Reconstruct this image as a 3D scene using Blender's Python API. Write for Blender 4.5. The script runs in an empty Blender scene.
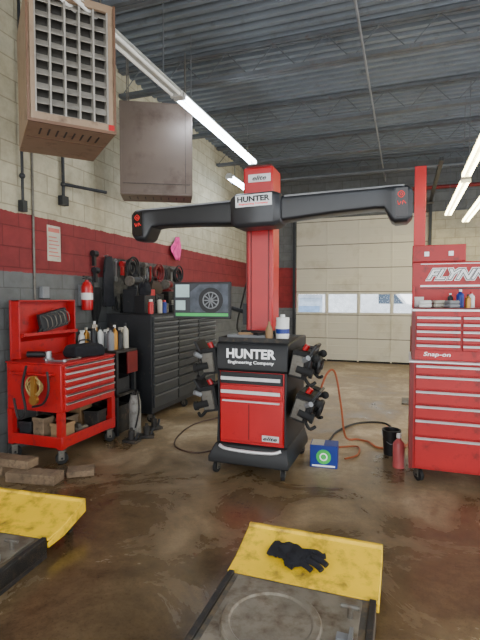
import bpy, bmesh, math, random
from mathutils import Vector, Matrix
RD = random.Random(7)
SC = bpy.context.scene
COL = SC.collection
pi = math.pi

def lin(c):
    out = []
    for v in c:
        v = v / 255.0
        out.append(v / 12.92 if v <= .04045 else ((v + .055) / 1.055) ** 2.4)
    return out

# ------------------------------------------------------------ materials
def mat(name, rgb, rough=.5, metal=0., var=.18, scale=6., bump=0., dirt=None, damt=.5, emis=0., ecol=None, coat=0., alpha=1., trans=0.):
    m = bpy.data.materials.new(name); m.use_nodes = True
    nt = m.node_tree; N = nt.nodes; L = nt.links
    b = N['Principled BSDF']
    c = lin(rgb)
    tc = N.new('ShaderNodeTexCoord')
    n = N.new('ShaderNodeTexNoise'); n.inputs['Scale'].default_value = scale; n.inputs['Detail'].default_value = 6
    L.new(tc.outputs['Object'], n.inputs['Vector'])
    r = N.new('ShaderNodeValToRGB')
    r.color_ramp.elements[0].position = .3; r.color_ramp.elements[1].position = .7
    r.color_ramp.elements[0].color = [x * (1 - var) for x in c] + [1]
    r.color_ramp.elements[1].color = [min(1, x * (1 + var * .6)) for x in c] + [1]
    L.new(n.outputs['Fac'], r.inputs['Fac'])
    out = r.outputs['Color']
    if dirt:
        n2 = N.new('ShaderNodeTexNoise'); n2.inputs['Scale'].default_value = scale * 2.3; n2.inputs['Detail'].default_value = 9
        n2.inputs['Roughness'].default_value = .65
        L.new(tc.outputs['Object'], n2.inputs['Vector'])
        r2 = N.new('ShaderNodeValToRGB')
        r2.color_ramp.elements[0].position = .62 - damt * .3; r2.color_ramp.elements[1].position = .8 - damt * .2
        L.new(n2.outputs['Fac'], r2.inputs['Fac'])
        mx = N.new('ShaderNodeMixRGB'); mx.inputs['Color2'].default_value = lin(dirt) + [1]
        L.new(r2.outputs['Color'], mx.inputs['Fac']); L.new(out, mx.inputs['Color1'])
        out = mx.outputs['Color']
    L.new(out, b.inputs['Base Color'])
    b.inputs['Roughness'].default_value = rough; b.inputs['Metallic'].default_value = metal
    b.inputs['Coat Weight'].default_value = coat
    if bump:
        bp = N.new('ShaderNodeBump'); bp.inputs['Strength'].default_value = bump; bp.inputs['Distance'].default_value = .01
        L.new(n.outputs['Fac'], bp.inputs['Height']); L.new(bp.outputs['Normal'], b.inputs['Normal'])
    if emis:
        b.inputs['Emission Color'].default_value = lin(ecol or rgb) + [1]; b.inputs['Emission Strength'].default_value = emis
    if trans:
        b.inputs['Transmission Weight'].default_value = trans; b.inputs['IOR'].default_value = 1.1
    return m

RED = mat('red_enamel', (184, 16, 24), .36, 0, .1, 4, coat=.15, dirt=(110, 20, 18), damt=.05)
RED2 = mat('red_enamel_worn', (174, 20, 25), .42, 0, .15, 5, dirt=(86, 28, 24), damt=.24)
DRED = mat('dark_red_enamel', (110, 20, 20), .45)
BLK = mat('black_plastic', (22, 23, 25), .5, var=.2)
BLKM = mat('black_metal', (38, 40, 43), .5, .2, dirt=(84, 78, 70), damt=.12)
RUB = mat('black_rubber', (20, 20, 20), .8)
STEEL = mat('brushed_steel', (165, 167, 170), .35, .8, .15, 20)
ALU = mat('aluminium_trim', (215, 215, 215), .35, .4, .1, 20)
DSTEEL = mat('grimy_steel', (108, 104, 96), .5, .3, .35, 9, .3, dirt=(78, 62, 46), damt=.4)
RUST = mat('rusty_tan_plate', (134, 116, 94), .6, .15, .35, 6, .3, dirt=(98, 76, 54), damt=.5)
SCUFF = mat('scuffed_grey_plate', (122, 114, 100), .55, .2, .35, 6, .4, dirt=(84, 68, 48), damt=.55)
DARK = mat('dark_grease', (38, 36, 34), .6, .1, .4, 8, .3, dirt=(84, 70, 54), damt=.35)
RUNW = mat('dirty_runway_steel', (74, 71, 66), .55, .15, .35, 5, .3, dirt=(128, 108, 80), damt=.6)
GREYP = mat('grey_plastic', (122, 124, 126), .5)
WHITE = mat('white_plastic', (225, 225, 220), .45, var=.06)
CREAM = mat('cream_plastic', (190, 184, 168), .5, dirt=(130, 118, 98), damt=.2)
YEL = mat('yellow_paint', (244, 198, 8), .6, 0, .12, 4, .2, dirt=(118, 92, 46), damt=.44)
TAN = mat('heater_tan_enamel', (146, 122, 98), .5, .05, .14, 3, dirt=(100, 78, 60), damt=.3)
TANB = mat('heater_brown_edge', (108, 78, 58), .5, .05, .2, 3)
BRN = mat('heater_brown_enamel', (112, 97, 86), .45, .1, .25, 1.2, dirt=(82, 65, 55), damt=.35)
LOUV = mat('louver_grey', (160, 154, 144), .5, .1, .3, 9)
LOUVD = mat('louver_shadow', (70, 67, 62), .7, .1, .3, 5)
WOOD = mat('dirty_wood', (128, 106, 82), .8, 0, .4, 9, .4, dirt=(66, 54, 42), damt=.4)
CARD = mat('cardboard', (144, 114, 80), .8, 0, .2)
BLUE = mat('blue_print', (18, 46, 132), .45)
GREEN = mat('green_print', (60, 190, 80), .45)
PINK = mat('pink_rag', (236, 70, 150), .85, var=.25, scale=14)
CLOTH = mat('black_cloth', (18, 18, 25), .95, var=.5, scale=30, bump=.5)
ORNG = mat('orange_hose', (168, 86, 46), .5)
HOSE = mat('black_hose', (24, 23, 23), .6)
BRASS = mat('brass', (180, 130, 60), .4, .7)
GLASS = mat('window_glass', (250, 252, 253), .02, trans=1.)
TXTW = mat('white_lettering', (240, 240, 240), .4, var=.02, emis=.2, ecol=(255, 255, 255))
TXTK = mat('black_lettering', (15, 15, 15), .4, var=.02)
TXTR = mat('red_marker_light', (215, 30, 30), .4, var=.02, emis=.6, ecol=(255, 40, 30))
TUBE = mat('lit_fluorescent_tube', (255, 255, 255), .4, var=0, emis=46, ecol=(220, 236, 255))
TUBEW = mat('warm_fluorescent_tube', (255, 255, 240), .4, var=0, emis=26, ecol=(255, 240, 180))
TUBEOFF = mat('unlit_tube_added_glow', (225, 225, 220), .3, var=.03, emis=.25)  # faint emission added so the switched-off tubes read pale
FIXT = mat('white_fixture_enamel', (205, 205, 200), .5, var=.1)
JOIST = mat('grey_joist_paint', (92, 96, 100), .65, .1, .2, 5, dirt=(84, 68, 58), damt=.15)
DECK = mat('painted_metal_deck', (112, 119, 126), .65, .1, .15, 2, dirt=(86, 89, 92), damt=.2)

# walls ----------------------------------------------------------------
def wallmat(name, axis, ztop, zbot, upper, red, lower):
    m = bpy.data.materials.new(name); m.use_nodes = True
    nt = m.node_tree; N = nt.nodes; L = nt.links; b = N['Principled BSDF']
    g = N.new('ShaderNodeNewGeometry'); sp = N.new('ShaderNodeSeparateXYZ'); L.new(g.outputs['Position'], sp.inputs[0])
    cb = N.new('ShaderNodeCombineXYZ'); L.new(sp.outputs[axis], cb.inputs[0]); L.new(sp.outputs['Z'], cb.inputs[1])
    br = N.new('ShaderNodeTexBrick'); L.new(cb.outputs[0], br.inputs['Vector'])
    br.inputs['Scale'].default_value = 1; br.inputs['Brick Width'].default_value = .4; br.inputs['Row Height'].default_value = .2
    br.inputs['Mortar Size'].default_value = .007; br.inputs['Mortar Smooth'].default_value = .3
    br.inputs['Color1'].default_value = (1, 1, 1, 1); br.inputs['Color2'].default_value = (.9, .9, .9, 1); br.inputs['Mortar'].default_value = (.58, .56, .53, 1)
    n = N.new('ShaderNodeTexNoise'); n.inputs['Scale'].default_value = 5; n.inputs['Detail'].default_value = 8; n.inputs['Roughness'].default_value = .7
    L.new(g.outputs['Position'], n.inputs['Vector'])
    ad = N.new('ShaderNodeMath'); ad.operation = 'MULTIPLY_ADD'; L.new(n.outputs['Fac'], ad.inputs[0]); ad.inputs[1].default_value = .06; L.new(sp.outputs['Z'], ad.inputs[2])
    t1 = N.new('ShaderNodeMath'); t1.operation = 'GREATER_THAN'; L.new(ad.outputs[0], t1.inputs[0]); t1.inputs[1].default_value = ztop + .03
    t2 = N.new('ShaderNodeMath'); t2.operation = 'GREATER_THAN'; L.new(ad.outputs[0], t2.inputs[0]); t2.inputs[1].default_value = zbot + .03
    m1 = N.new('ShaderNodeMixRGB'); m1.inputs['Color1'].default_value = lin(lower) + [1]; m1.inputs['Color2'].default_value = lin(red) + [1]; L.new(t2.outputs[0], m1.inputs['Fac'])
    m2 = N.new('ShaderNodeMixRGB'); m2.inputs['Color2'].default_value = lin(upper) + [1]; L.new(m1.outputs[0], m2.inputs['Color1']); L.new(t1.outputs[0], m2.inputs['Fac'])
    m3 = N.new('ShaderNodeMixRGB'); m3.blend_type = 'MULTIPLY'; m3.inputs['Fac'].default_value = .8; L.new(m2.outputs[0], m3.inputs['Color1']); L.new(br.outputs['Color'], m3.inputs['Color2'])
    r = N.new('ShaderNodeValToRGB'); r.color_ramp.elements[0].position = .3; r.color_ramp.elements[0].color = (.56, .54, .51, 1); r.color_ramp.elements[1].position = .6
    L.new(n.outputs['Fac'], r.inputs['Fac'])
    m4 = N.new('ShaderNodeMixRGB'); m4.blend_type = 'MULTIPLY'; m4.inputs['Fac'].default_value = .7; L.new(m3.outputs[0], m4.inputs['Color1']); L.new(r.outputs[0], m4.inputs['Color2'])
    L.new(m4.outputs[0], b.inputs['Base Color']); b.inputs['Roughness'].default_value = .75
    bp = N.new('ShaderNodeBump'); bp.inputs['Strength'].default_value = .5; bp.inputs['Distance'].default_value = .01; bp.invert = True
    L.new(br.outputs['Fac'], bp.inputs['Height']); L.new(bp.outputs['Normal'], b.inputs['Normal'])
    return m
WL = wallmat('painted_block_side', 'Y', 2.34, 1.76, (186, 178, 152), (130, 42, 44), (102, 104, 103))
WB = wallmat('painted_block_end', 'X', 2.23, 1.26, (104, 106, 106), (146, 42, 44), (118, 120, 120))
WC = wallmat('painted_block_cream', 'X', 2.23, 1.26, (186, 178, 152), (146, 42, 44), (118, 120, 120))

def floormat():
    m = bpy.data.materials.new('dirty_wet_concrete'); m.use_nodes = True
    nt = m.node_tree; N = nt.nodes; L = nt.links; b = N['Principled BSDF']
    g = N.new('ShaderNodeNewGeometry')
    def noise(s, d=8, ro=.6, dist=0):
        n = N.new('ShaderNodeTexNoise'); n.inputs['Scale'].default_value = s; n.inputs['Detail'].default_value = d
        n.inputs['Roughness'].default_value = ro; n.inputs['Distortion'].default_value = dist
        L.new(g.outputs['Position'], n.inputs['Vector']); return n.outputs['Fac']
    sp = N.new('ShaderNodeSeparateXYZ'); L.new(g.outputs['Position'], sp.inputs[0])
    mr = N.new('ShaderNodeMapRange'); L.new(sp.outputs['Y'], mr.inputs['Value'])
    mr.inputs['From Min'].default_value = 2.4; mr.inputs['From Max'].default_value = 4.4; mr.inputs['To Min'].default_value = -.10; mr.inputs['To Max'].default_value = .11
    a = N.new('ShaderNodeMath'); a.operation = 'ADD'; L.new(noise(1.3, 10, .66, .6), a.inputs[0]); L.new(mr.outputs[0], a.inputs[1])
    r = N.new('ShaderNodeValToRGB'); e = r.color_ramp.elements
    e[0].position = .3; e[0].color = lin((76, 60, 41)) + [1]
    e[1].position = .74; e[1].color = lin((184, 167, 140)) + [1]
    k = e.new(.45); k.color = lin((100, 82, 58)) + [1]
    k = e.new(.59); k.color = lin((140, 121, 94)) + [1]
    L.new(a.outputs[0], r.inputs['Fac'])
    r2 = N.new('ShaderNodeValToRGB'); r2.color_ramp.elements[0].position = .36; r2.color_ramp.elements[0].color = (.66, .61, .55, 1); r2.color_ramp.elements[1].position = .6; r2.color_ramp.elements[1].color = (1.1, 1.07, 1.03, 1)
    L.new(noise(12, 10, .78), r2.inputs['Fac'])
    mx = N.new('ShaderNodeMixRGB'); mx.blend_type = 'MULTIPLY'; mx.inputs['Fac'].default_value = .8; L.new(r.outputs[0], mx.inputs['Color1']); L.new(r2.outputs[0], mx.inputs['Color2'])
    # fine grit speckle
    r4 = N.new('ShaderNodeValToRGB'); r4.color_ramp.elements[0].position = .3; r4.color_ramp.elements[0].color = (.6, .56, .5, 1); r4.color_ramp.elements[1].position = .45
    L.new(noise(70, 3, .6), r4.inputs['Fac'])
    mx2 = N.new('ShaderNodeMixRGB'); mx2.blend_type = 'MULTIPLY'; mx2.inputs['Fac'].default_value = .7; L.new(mx.outputs[0], mx2.inputs['Color1']); L.new(r4.outputs[0], mx2.inputs['Color2'])
    L.new(mx2.outputs[0], b.inputs['Base Color'])
    # dark damp areas are glossier
    r3 = N.new('ShaderNodeMapRange'); L.new(a.outputs[0], r3.inputs['Value'])
    r3.inputs['From Min'].default_value = .38; r3.inputs['From Max'].default_value = .62; r3.inputs['To Min'].default_value = .17; r3.inputs['To Max'].default_value = .5
    L.new(r3.outputs[0], b.inputs['Roughness'])
    bp = N.new('ShaderNodeBump'); bp.inputs['Strength'].default_value = .1; bp.inputs['Distance'].default_value = .01
    L.new(noise(26, 6, .7), bp.inputs['Height']); L.new(bp.outputs['Normal'], b.inputs['Normal'])
    return m
FLOOR = floormat()

# ------------------------------------------------------------ mesh builder
class M:
    def __init__(s): s.bm = bmesh.new(); s.mi = 0
    def m(s, i): s.mi = i; return s
    def _t(s, vs, mx=None):
        if mx is not None: bmesh.ops.transform(s.bm, matrix=mx, verts=vs)
        fs = set(f for v in vs for f in v.link_faces)
        for f in fs: f.material_index = s.mi
    def box(s, x0, x1, y0, y1, z0, z1, mx=None):
        r = bmesh.ops.create_cube(s.bm, size=1)
        T = Matrix.Translation(((x0 + x1) / 2, (y0 + y1) / 2, (z0 + z1) / 2)) @ Matrix.Diagonal((abs(x1 - x0), abs(y1 - y0), abs(z1 - z0), 1))
        s._t(r['verts'], T if mx is None else mx @ T); return s
    def cyl(s, p0, p1, r, r2=None, seg=16):
        p0 = Vector(p0); p1 = Vector(p1); d = p1 - p0
        q = d.to_track_quat('Z', 'Y').to_matrix().to_4x4()
        c = bmesh.ops.create_cone(s.bm, cap_ends=True, segments=seg, radius1=r, radius2=r if r2 is None else r2, depth=d.length)
        s._t(c['verts'], Matrix.Translation((p0 + p1) / 2) @ q); return s
    def sph(s, c, r, sc=(1, 1, 1), seg=12):
        k = bmesh.ops.create_uvsphere(s.bm, u_segments=seg, v_segments=max(6, seg // 2 + 2), radius=r)
        s._t(k['verts'], Matrix.Translation(c) @ Matrix.Diagonal((*sc, 1))); return s
    def face_loft(s, rings, closed=False, cap=True):
        vr = [[s.bm.verts.new(p) for p in ring] for ring in rings]
        n = len(vr[0]); fs = []
        rng = range(len(vr)) if closed else range(len(vr) - 1)
        for i in rng:
            a = vr[i]; b = vr[(i + 1) % len(vr)]
            for j in range(n):
                fs.append(s.bm.faces.new((a[j], a[(j + 1) % n], b[(j + 1) % n], b[j])))
        if cap and not closed:
            fs.append(s.bm.faces.new(list(reversed(vr[0])))); fs.append(s.bm.faces.new(vr[-1]))
        for f in fs: f.material_index = s.mi
        return s
    def prism(s, pts, axis, a, b):
        def P(p, t):
            if axis == 'x': return (t, p[0], p[1])
            if axis == 'y': return (p[0], t, p[1])
            return (p[0], p[1], t)
        return s.face_loft([[P(p, a) for p in pts], [P(p, b) for p in pts]])
    def lathe(s, prof, c=(0, 0, 0), seg=20):
        rings = []
        for r, z in prof:
            rings.append([(c[0] + max(r, .0005) * math.cos(2 * pi * i / seg), c[1] + max(r, .0005) * math.sin(2 * pi * i / seg), c[2] + z) for i in range(seg)])
        return s.face_loft(rings)
    def tube(s, pts, r, seg=8, smooth=True, closed=False):
        pts = [Vector(p) for p in pts]
        if smooth and len(pts) > 2:
            out = []
            n = len(pts)
            for i in range(n if closed else n - 1):
                if closed: p = [pts[(i + k - 1) % n] for k in range(4)]
                else: p = [pts[max(0, i - 1)], pts[i], pts[i + 1], pts[min(n - 1, i + 2)]]
                for t in range(6):
                    t = t / 6
                    out.append(.5 * ((2 * p[1]) + (-p[0] + p[2]) * t + (2 * p[0] - 5 * p[1] + 4 * p[2] - p[3]) * t * t + (-p[0] + 3 * p[1] - 3 * p[2] + p[3]) * t ** 3))
            if not closed: out.append(pts[-1])
            pts = out
        rings = []; up = None
        for i, p in enumerate(pts):
            a = pts[(i - 1) % len(pts)] if (closed or i > 0) else p
            b = pts[(i + 1) % len(pts)] if (closed or i < len(pts) - 1) else p
            d = (b - a).normalized()
            if up is None:
                up = Vector((0, 0, 1)) if abs(d.z) < .9 else Vector((1, 0, 0))
            x = d.cross(up)
            if x.length < 1e-4: x = d.orthogonal()
            x.normalize(); y = x.cross(d).normalized(); up = y
            rings.append([p + r * (math.cos(2 * pi * k / seg) * x + math.sin(2 * pi * k / seg) * y) for k in range(seg)])
        return s.face_loft(rings, closed=closed)
    def ring(s, c, Rr, r, axis='z', seg=24, sg=8):
        pts = []
        for i in range(seg):
            a = 2 * pi * i / seg; u = Rr * math.cos(a); v = Rr * math.sin(a)
            pts.append({'z': (c[0] + u, c[1] + v, c[2]), 'y': (c[0] + u, c[1], c[2] + v), 'x': (c[0], c[1] + u, c[2] + v)}[axis])
        return s.tube(pts, r, sg, smooth=False, closed=True)
    def mesh(s, name, mats, smooth=40):
        bmesh.ops.recalc_face_normals(s.bm, faces=s.bm.faces)
        me = bpy.data.meshes.new(name); s.bm.to_mesh(me); s.bm.free()
        for k in (mats if isinstance(mats, (list, tuple)) else [mats]): me.materials.append(k)
        me.polygons.foreach_set('use_smooth', [True] * len(me.polygons))
        me.set_sharp_from_angle(angle=math.radians(smooth))
        return me

def tag(o, label, cat, group=None):
    o['label'] = label; o['category'] = cat
    if group: o['group'] = group
    return o
def link(o, loc, rot, parent):
    COL.objects.link(o); o.location = loc; o.rotation_euler = rot
    if parent: o.parent = parent
    return o
def top(name, label, cat, loc=(0, 0, 0), rz=0, group=None):
    o = bpy.data.objects.new(name, None); o.empty_display_size = .1
    link(o, loc, (0, 0, rz), None); return tag(o, label, cat, group)
def part(name, parent, mb, mats, loc=(0, 0, 0), rot=(0, 0, 0), bev=0., label=None):
    me = mb if isinstance(mb, bpy.types.Mesh) else mb.mesh(name, mats)
    o = bpy.data.objects.new(name, me); link(o, loc, rot, parent)
    if bev:
        b = o.modifiers.new('bevel', 'BEVEL'); b.width = bev; b.segments = 2; b.limit_method = 'ANGLE'; b.angle_limit = math.radians(40)
    if label: o['label'] = label
    return o
def thing(name, label, cat, mb, mats, loc=(0, 0, 0), rot=(0, 0, 0), bev=0., group=None):
    o = part(name, None, mb, mats, loc, rot, bev); return tag(o, label, cat, group)
def struct(name, mb, mats, bev=0.):
    o = part(name, None, mb, mats, bev=bev); o['kind'] = 'structure'; return o
def text(parent, body, w, h, loc, rot, m, name='lettering', shear=0., bold=.012, ext=.002, label=None):
    cu = bpy.data.curves.new('t', 'FONT'); cu.body = body; cu.size = 1; cu.offset = bold; cu.extrude = .01; cu.shear = shear
    cu.align_x = 'LEFT'; cu.resolution_u = 3
    o = bpy.data.objects.new('t', cu); COL.objects.link(o)
    dg = bpy.context.evaluated_depsgraph_get(); dg.update()
    me = bpy.data.meshes.new_from_object(o.evaluated_get(dg))
    bpy.data.objects.remove(o)
    xs = [v.co.x for v in me.vertices]; ys = [v.co.y for v in me.vertices]
    x0, x1, y0, y1 = min(xs), max(xs), min(ys), max(ys)
    for v in me.vertices:
        v.co.x = ((v.co.x - x0) / (x1 - x0) - .5) * w; v.co.y = ((v.co.y - y0) / (y1 - y0) - .5) * h; v.co.z = v.co.z / .01 * ext
    me.materials.clear(); me.materials.append(m)
    t = bpy.data.objects.new(name, me); link(t, loc, rot, parent)
    t['label'] = label or 'printed lettering'
    return t
FR = (pi / 2, 0, 0)

# ------------------------------------------------------------ camera
cam = bpy.data.cameras.new('camera'); co = bpy.data.objects.new('camera', cam); COL.objects.link(co)
cam.sensor_fit = 'VERTICAL'; cam.sensor_height = 36; cam.lens = 26
co.location = (0, 0, 1.5); co.rotation_euler = (math.radians(90 - 2.72), 0, math.radians(19.6)); SC.camera = co
cam.clip_start = .05

# ------------------------------------------------------------ room
X0, X1, Y0, Y1, H = -3.6, 4.2, -2.5, 11., 4.5
struct('floor', M().box(X0 - .2, X1 + .2, Y0, Y1 + .3, -.1, 0), FLOOR)
struct('wall_left', M().box(X0 - .2, X0, Y0, Y1 + .3, 0, H + .1), WL)
mb = M().box(X1, X1 + .2, Y0, Y1 + .3, 3.7, H + .1).box(X1, X1 + .2, 9.6, Y1 + .3, 0, 3.7).box(X1, X1 + .2, 5.3, 5.8, 0, 3.7).box(X1, X1 + .2, 1.2, 1.7, 0, 3.7).box(X1, X1 + .2, Y0, -2.2, 0, 3.7)  # unseen wall; wide bay openings added to let in more daylight
struct('wall_right', mb, WL)
DX0, DX1, DH = -2.48, .46, 3.38
mb = M().box(X0, DX0, Y1, Y1 + .3, 0, H + .1).box(DX0, X1, Y1, Y1 + .3, DH, H + .1)
struct('wall_back', mb, WB)
struct('trim_2', M().box(DX1, X1, Y1, Y1 + .3, 0, DH), WC)
mb = M(); pitch = .15; prof = []
y = Y0
while y < Y1 + .1:
    prof += [(y, H), (y + .06, H), (y + .075, H + .05), (y + .135, H + .05)]; y += pitch
prof += [(y, H), (y, H + .12), (Y0, H + .12)]
mb.prism(prof, 'x', X0 - .1, X1 + .1)
struct('ceiling', mb, DECK)
def joist():
    mb = M(); a, b = X0 + .02, X1 - .02
    for yy in (-.03, .03):
        mb.box(a, b, yy - .02, yy + .02, .32, .36); mb.box(a, b, yy - .024, yy + .024, 0, .045)
    n = 13; st = (b - a) / n
    for i in range(n):
        x = a + i * st
        mb.cyl((x, 0, .02), (x + st / 2, 0, .34), .0065, seg=6); mb.cyl((x + st / 2, 0, .34), (x + st, 0, .02), .0065, seg=6)
    return mb.mesh('roof_joist', JOIST)
jm = joist()
for yy in (.4, 2.05, 3.7, 5.36, 7.05, 8.7, 10.35):
    tag(part('roof_joist', None, jm, None, (0, yy, H - .37)), 'grey painted open-web steel joist under the metal roof deck', 'roof joist', 'open-web roof joists')
thing('ceiling_pipe', 'long thin grey conduit under the roof joists', 'pipe', M().cyl((-.45, Y0, 4.1), (-.45, 10.9, 4.1), .013), GREYP)
thing('ceiling_pipe', 'dark sprinkler pipe running crosswise below the joists', 'pipe', M().cyl((X0 + .01, 9.6, 4.0), (X1 - .01, 9.6, 4.0), .035), JOIST)
thing('ceiling_pipe', 'dark red pipe running crosswise near the far wall', 'pipe', M().cyl((X0 + .01, 10.75, 3.85), (X1 - .01, 10.75, 3.85), .04), DRED)

# garage door ---------------------------------------------------------
DOORM = mat('garage_door_panel', (206, 199, 178), .55, 0, .05, .8, dirt=(182, 172, 146), damt=.25)
SEAM = mat('door_seam_shadow', (112, 106, 94), .7)
gd = top('door_1', '', '', (0, 0, 0)); del gd['label']; del gd['category']; gd['kind'] = 'structure'
yb, yf = Y1 + .1, Y1 + .04
for r in range(7):
    z0, z1 = r * .55, min(DH, (r + 1) * .55)
    mb = M()
    if r == 2:
        nw = 4; ww = (DX1 - DX0) / nw
        mb.box(DX0, DX1, yf, yb, z0, z0 + .06).box(DX0, DX1, yf, yb, z1 - .06, z1)
        for i in range(nw + 1):
            xx = DX0 + i * ww; mb.box(max(DX0, xx - .04), min(DX1, xx + .04), yf, yb, z0 + .06, z1 - .06)
        for i in range(nw):
            part('window_pane', gd, M().box(DX0 + i * ww + .04, DX0 + (i + 1) * ww - .04, yf + .03, yf + .036, z0 + .06, z1 - .06), GLASS)
    else:
        mb.box(DX0, DX1, yf, yb, z0, z1)
        for zz in (.18, .36):
            if z0 + zz < z1 - .03: mb.box(DX0 + .02, DX1 - .02, yf - .008, yf, z0 + zz - .014, z0 + zz + .014)
    for i in range(1, 4):
        xx = DX0 + i * (DX1 - DX0) / 4; mb.box(xx - .02, xx + .02, yf - .012, yf + .01, z0 + .012, z1 - .012)
    part('door_panel', gd, mb, DOORM, bev=.003)
    if r: part('panel_seam', gd, M().box(DX0, DX1, yf - .003, yf + .002, z0 - .009, z0 + .009), SEAM)
part('weather_seal', gd, M().box(DX0, DX1, yf - .004, yb, 0, .04), RUB)
for xx in (DX0 - .04, DX1 + .04):
    part('door_track', gd, M().box(xx - .03, xx + .03, Y1 - .06, Y1 - .002, 0, DH + .28).box(xx - .03, xx + .03, Y1 - 3.2, Y1 - .05, DH + .22, DH + .28), BLKM)
part('spring_shaft', gd, M().cyl((DX0 - .1, Y1 - .1, DH + .18), (DX1 + .1, Y1 - .1, DH + .18), .02).cyl((-1.6, Y1 - .1, DH + .18), (-.7, Y1 - .1, DH + .18), .045), DSTEEL)
struct('trim_1', M().box(-14, 14, Y1 + .3, 40, -.15, -.05), mat('pale_snowy_ground', (225, 227, 230), .9, var=.2, scale=.6))
ob = top('building', 'pale low building across the street seen through door windows', 'building', (0, 26, -.05))
part('facade', ob, M().box(-12, -3.6, 0, 4, 0, 1.55), mat('pale_siding', (175, 188, 204), .8))
part('facade_band', ob, M().box(-11, -4.5, -.05, 0, .7, 1.1), mat('outside_window', (110, 140, 175), .3))
part('roof', ob, M().box(-12.3, -3.4, -.3, 4.3, 1.55, 1.75), mat('outside_roof', (150, 158, 170), .8))
e = top('parked_van', 'white van parked across the street outside the door', 'van', (-1.4, 21.5, -.05))
part('van_body', e, M().prism([(-2.2, .35), (2.2, .35), (2.3, 1.1), (1.5, 1.3), (1.0, 1.95), (-2.2, 1.95)], 'y', 0, 1.8), mat('van_white', (205, 210, 216), .4), bev=.05)
part('van_window', e, M().prism([(.3, 1.3), (1.35, 1.3), (.95, 1.8), (.3, 1.8)], 'y', -.01, .0), mat('van_glass', (70, 84, 100), .2))
for x in (-1.4, 1.4): part('van_wheel', e, M().cyl((x, -.02, .35), (x, .2, .35), .34, seg=24), RUB)

# light fixtures -----------------------------------------------------
def fixture(x, y, tm, label, z=3.66, L=2.44):
    e = top('fluorescent_fixture', label, 'ceiling light', (x, y, z), group='fluorescent strip lights')
    part('housing', e, M().prism([(-.065, .03), (.065, .03), (.035, .075), (-.035, .075)], 'y', 0, L), FIXT)
    for s in (-.045, .045):
        part('fluorescent_tube', e, M().cyl((s, .04, .005), (s, L - .04, .005), .0165, seg=10), tm)
    for a in (0, L - .04):
        part('end_socket', e, M().box(-.065, .065, a, a + .04, -.018, .04), FIXT)
    for a in (.3, L - .3):
        part('hanger', e, M().cyl((0, a, .07), (0, a, H - z - .02), .006, seg=6), JOIST)
    return e
fixture(-2.33, 2.1, TUBEOFF, 'unlit white two-tube fluorescent strip hanging beside the heater')
fixture(-2.33, 4.58, TUBE, 'lit two-tube fluorescent strip hanging past the heaters', 3.66, 2.6)
fixture(-2.95, 7.7, TUBE, 'short lit fluorescent strip near the far corner', 3.62, 1.22)
fixture(.80, 4.5, TUBEW, 'lit warm white fluorescent strip over the red tool chest', 3.24, 2.9)
fixture(.80, 7.42, TUBEW, 'lit warm white fluorescent strip toward the garage door', 3.18, 2.9)
fixture(1.14, 4.9, TUBEW, 'second lit warm strip beside the first over the tool chest', 3.1, 2.9)
fixture(1.14, 7.82, TUBEW, 'second lit warm strip beside the first by the garage door', 3.06, 2.7)
fixture(-.6, -1.2, TUBE, 'added unseen fluorescent strip brightening the alignment runways')  # out-of-view strip added to brighten the room from behind the camera
fixture(2.6, 1.0, TUBE, 'added unseen fluorescent strip brightening the open right bay')  # another out-of-view strip added as extra light from the right

# ------------------------------------------------------------ heaters
def heater(loc, rz, W, D, Hh, body, label, grille=True):
    e = top('unit_heater', label, 'heater', loc, rz)
    t = .02
    mb = M().box(0, W, 0, D, Hh - t, Hh).box(0, t, 0, D, t, Hh - t).box(W - t, W, 0, D, t, Hh - t).box(0, W, 0, D, 0, t).box(t, W - t, D - t, D, t, Hh - t)
    part('casing', e, mb, body, bev=.004)
    if grille:
        part('inner_panel', e, M().box(t, W - t, .10, .11, t, Hh - t), LOUVD)
        mb = M(); n = 5
        for i in range(n + 1):
            x = .055 + i * (W - .11) / n; mb.box(x - .006, x + .006, .0, .095, .06, Hh - .06)
        k = 8
        for i in range(k + 1):
            z = .07 + i * (Hh - .14) / k
            mb.box(.05, W - .05, -.04, .04, -.004, .004, Matrix.Translation((0, .045, z)) @ Matrix.Rotation(.85, 4, 'X'))
        part('louver_grille', e, mb, LOUV)
        mb = M().box(t, .05, -.006, .02, t, Hh - t).box(W - .05, W - t, -.006, .02, t, Hh - t).box(.05, W - .05, -.006, .02, Hh - .06, Hh - t).box(.05, W - .05, -.006, .02, t, .07)
        part('face_frame', e, mb, TAN)
        mb = M()
        for x in (-.004, W - .012): mb.box(x, x + .016, -.01, .006, 0, Hh)
        mb.box(.01, W - .01, -.01, .006, -.002, .02)
        part('corner_edge', e, mb, TANB)
        part('rating_plate', e, M().box(W - .055, W - .012, -.012, -.005, .025, .065), RED)
    else:
        part('front_panel', e, M().box(t, W - t, 0, t, t, Hh - t), body)
        part('panel_seam', e, M().box(.03, W - .03, -.004, 0, Hh * .12, Hh * .125).box(W * .9, W * .905, -.004, 0, .03, Hh * .98), DARK)
    mb = M()
    for i in range(8):
        x = .1 + i * (W - .2) / 7; mb.box(x - .006, x + .006, .12, .26, -.003, .001)
    part('bottom_vent_slots', e, mb, BLK)
    part('bottom_seam', e, M().box(.02, W - .02, .34, .35, -.004, 0.001), TANB)
    for x in (.08, W - .08):
        for y in (.1, D - .1): part('hanger_rod', e, M().cyl((x, y, Hh), (x, y, H - loc[2] - .01), .008, seg=6), DSTEEL)
    return e
heater((-2.535, 2.64, 2.76), math.radians(49), .62, .80, .96, TAN, 'tan unit heater with square louver grille hung from the roof')
heater((-3.22, 4.78, 2.74), math.radians(28), .86, .42, 1.1, BRN, 'brown enamel unit heater box hung behind the first heater', False)
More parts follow.
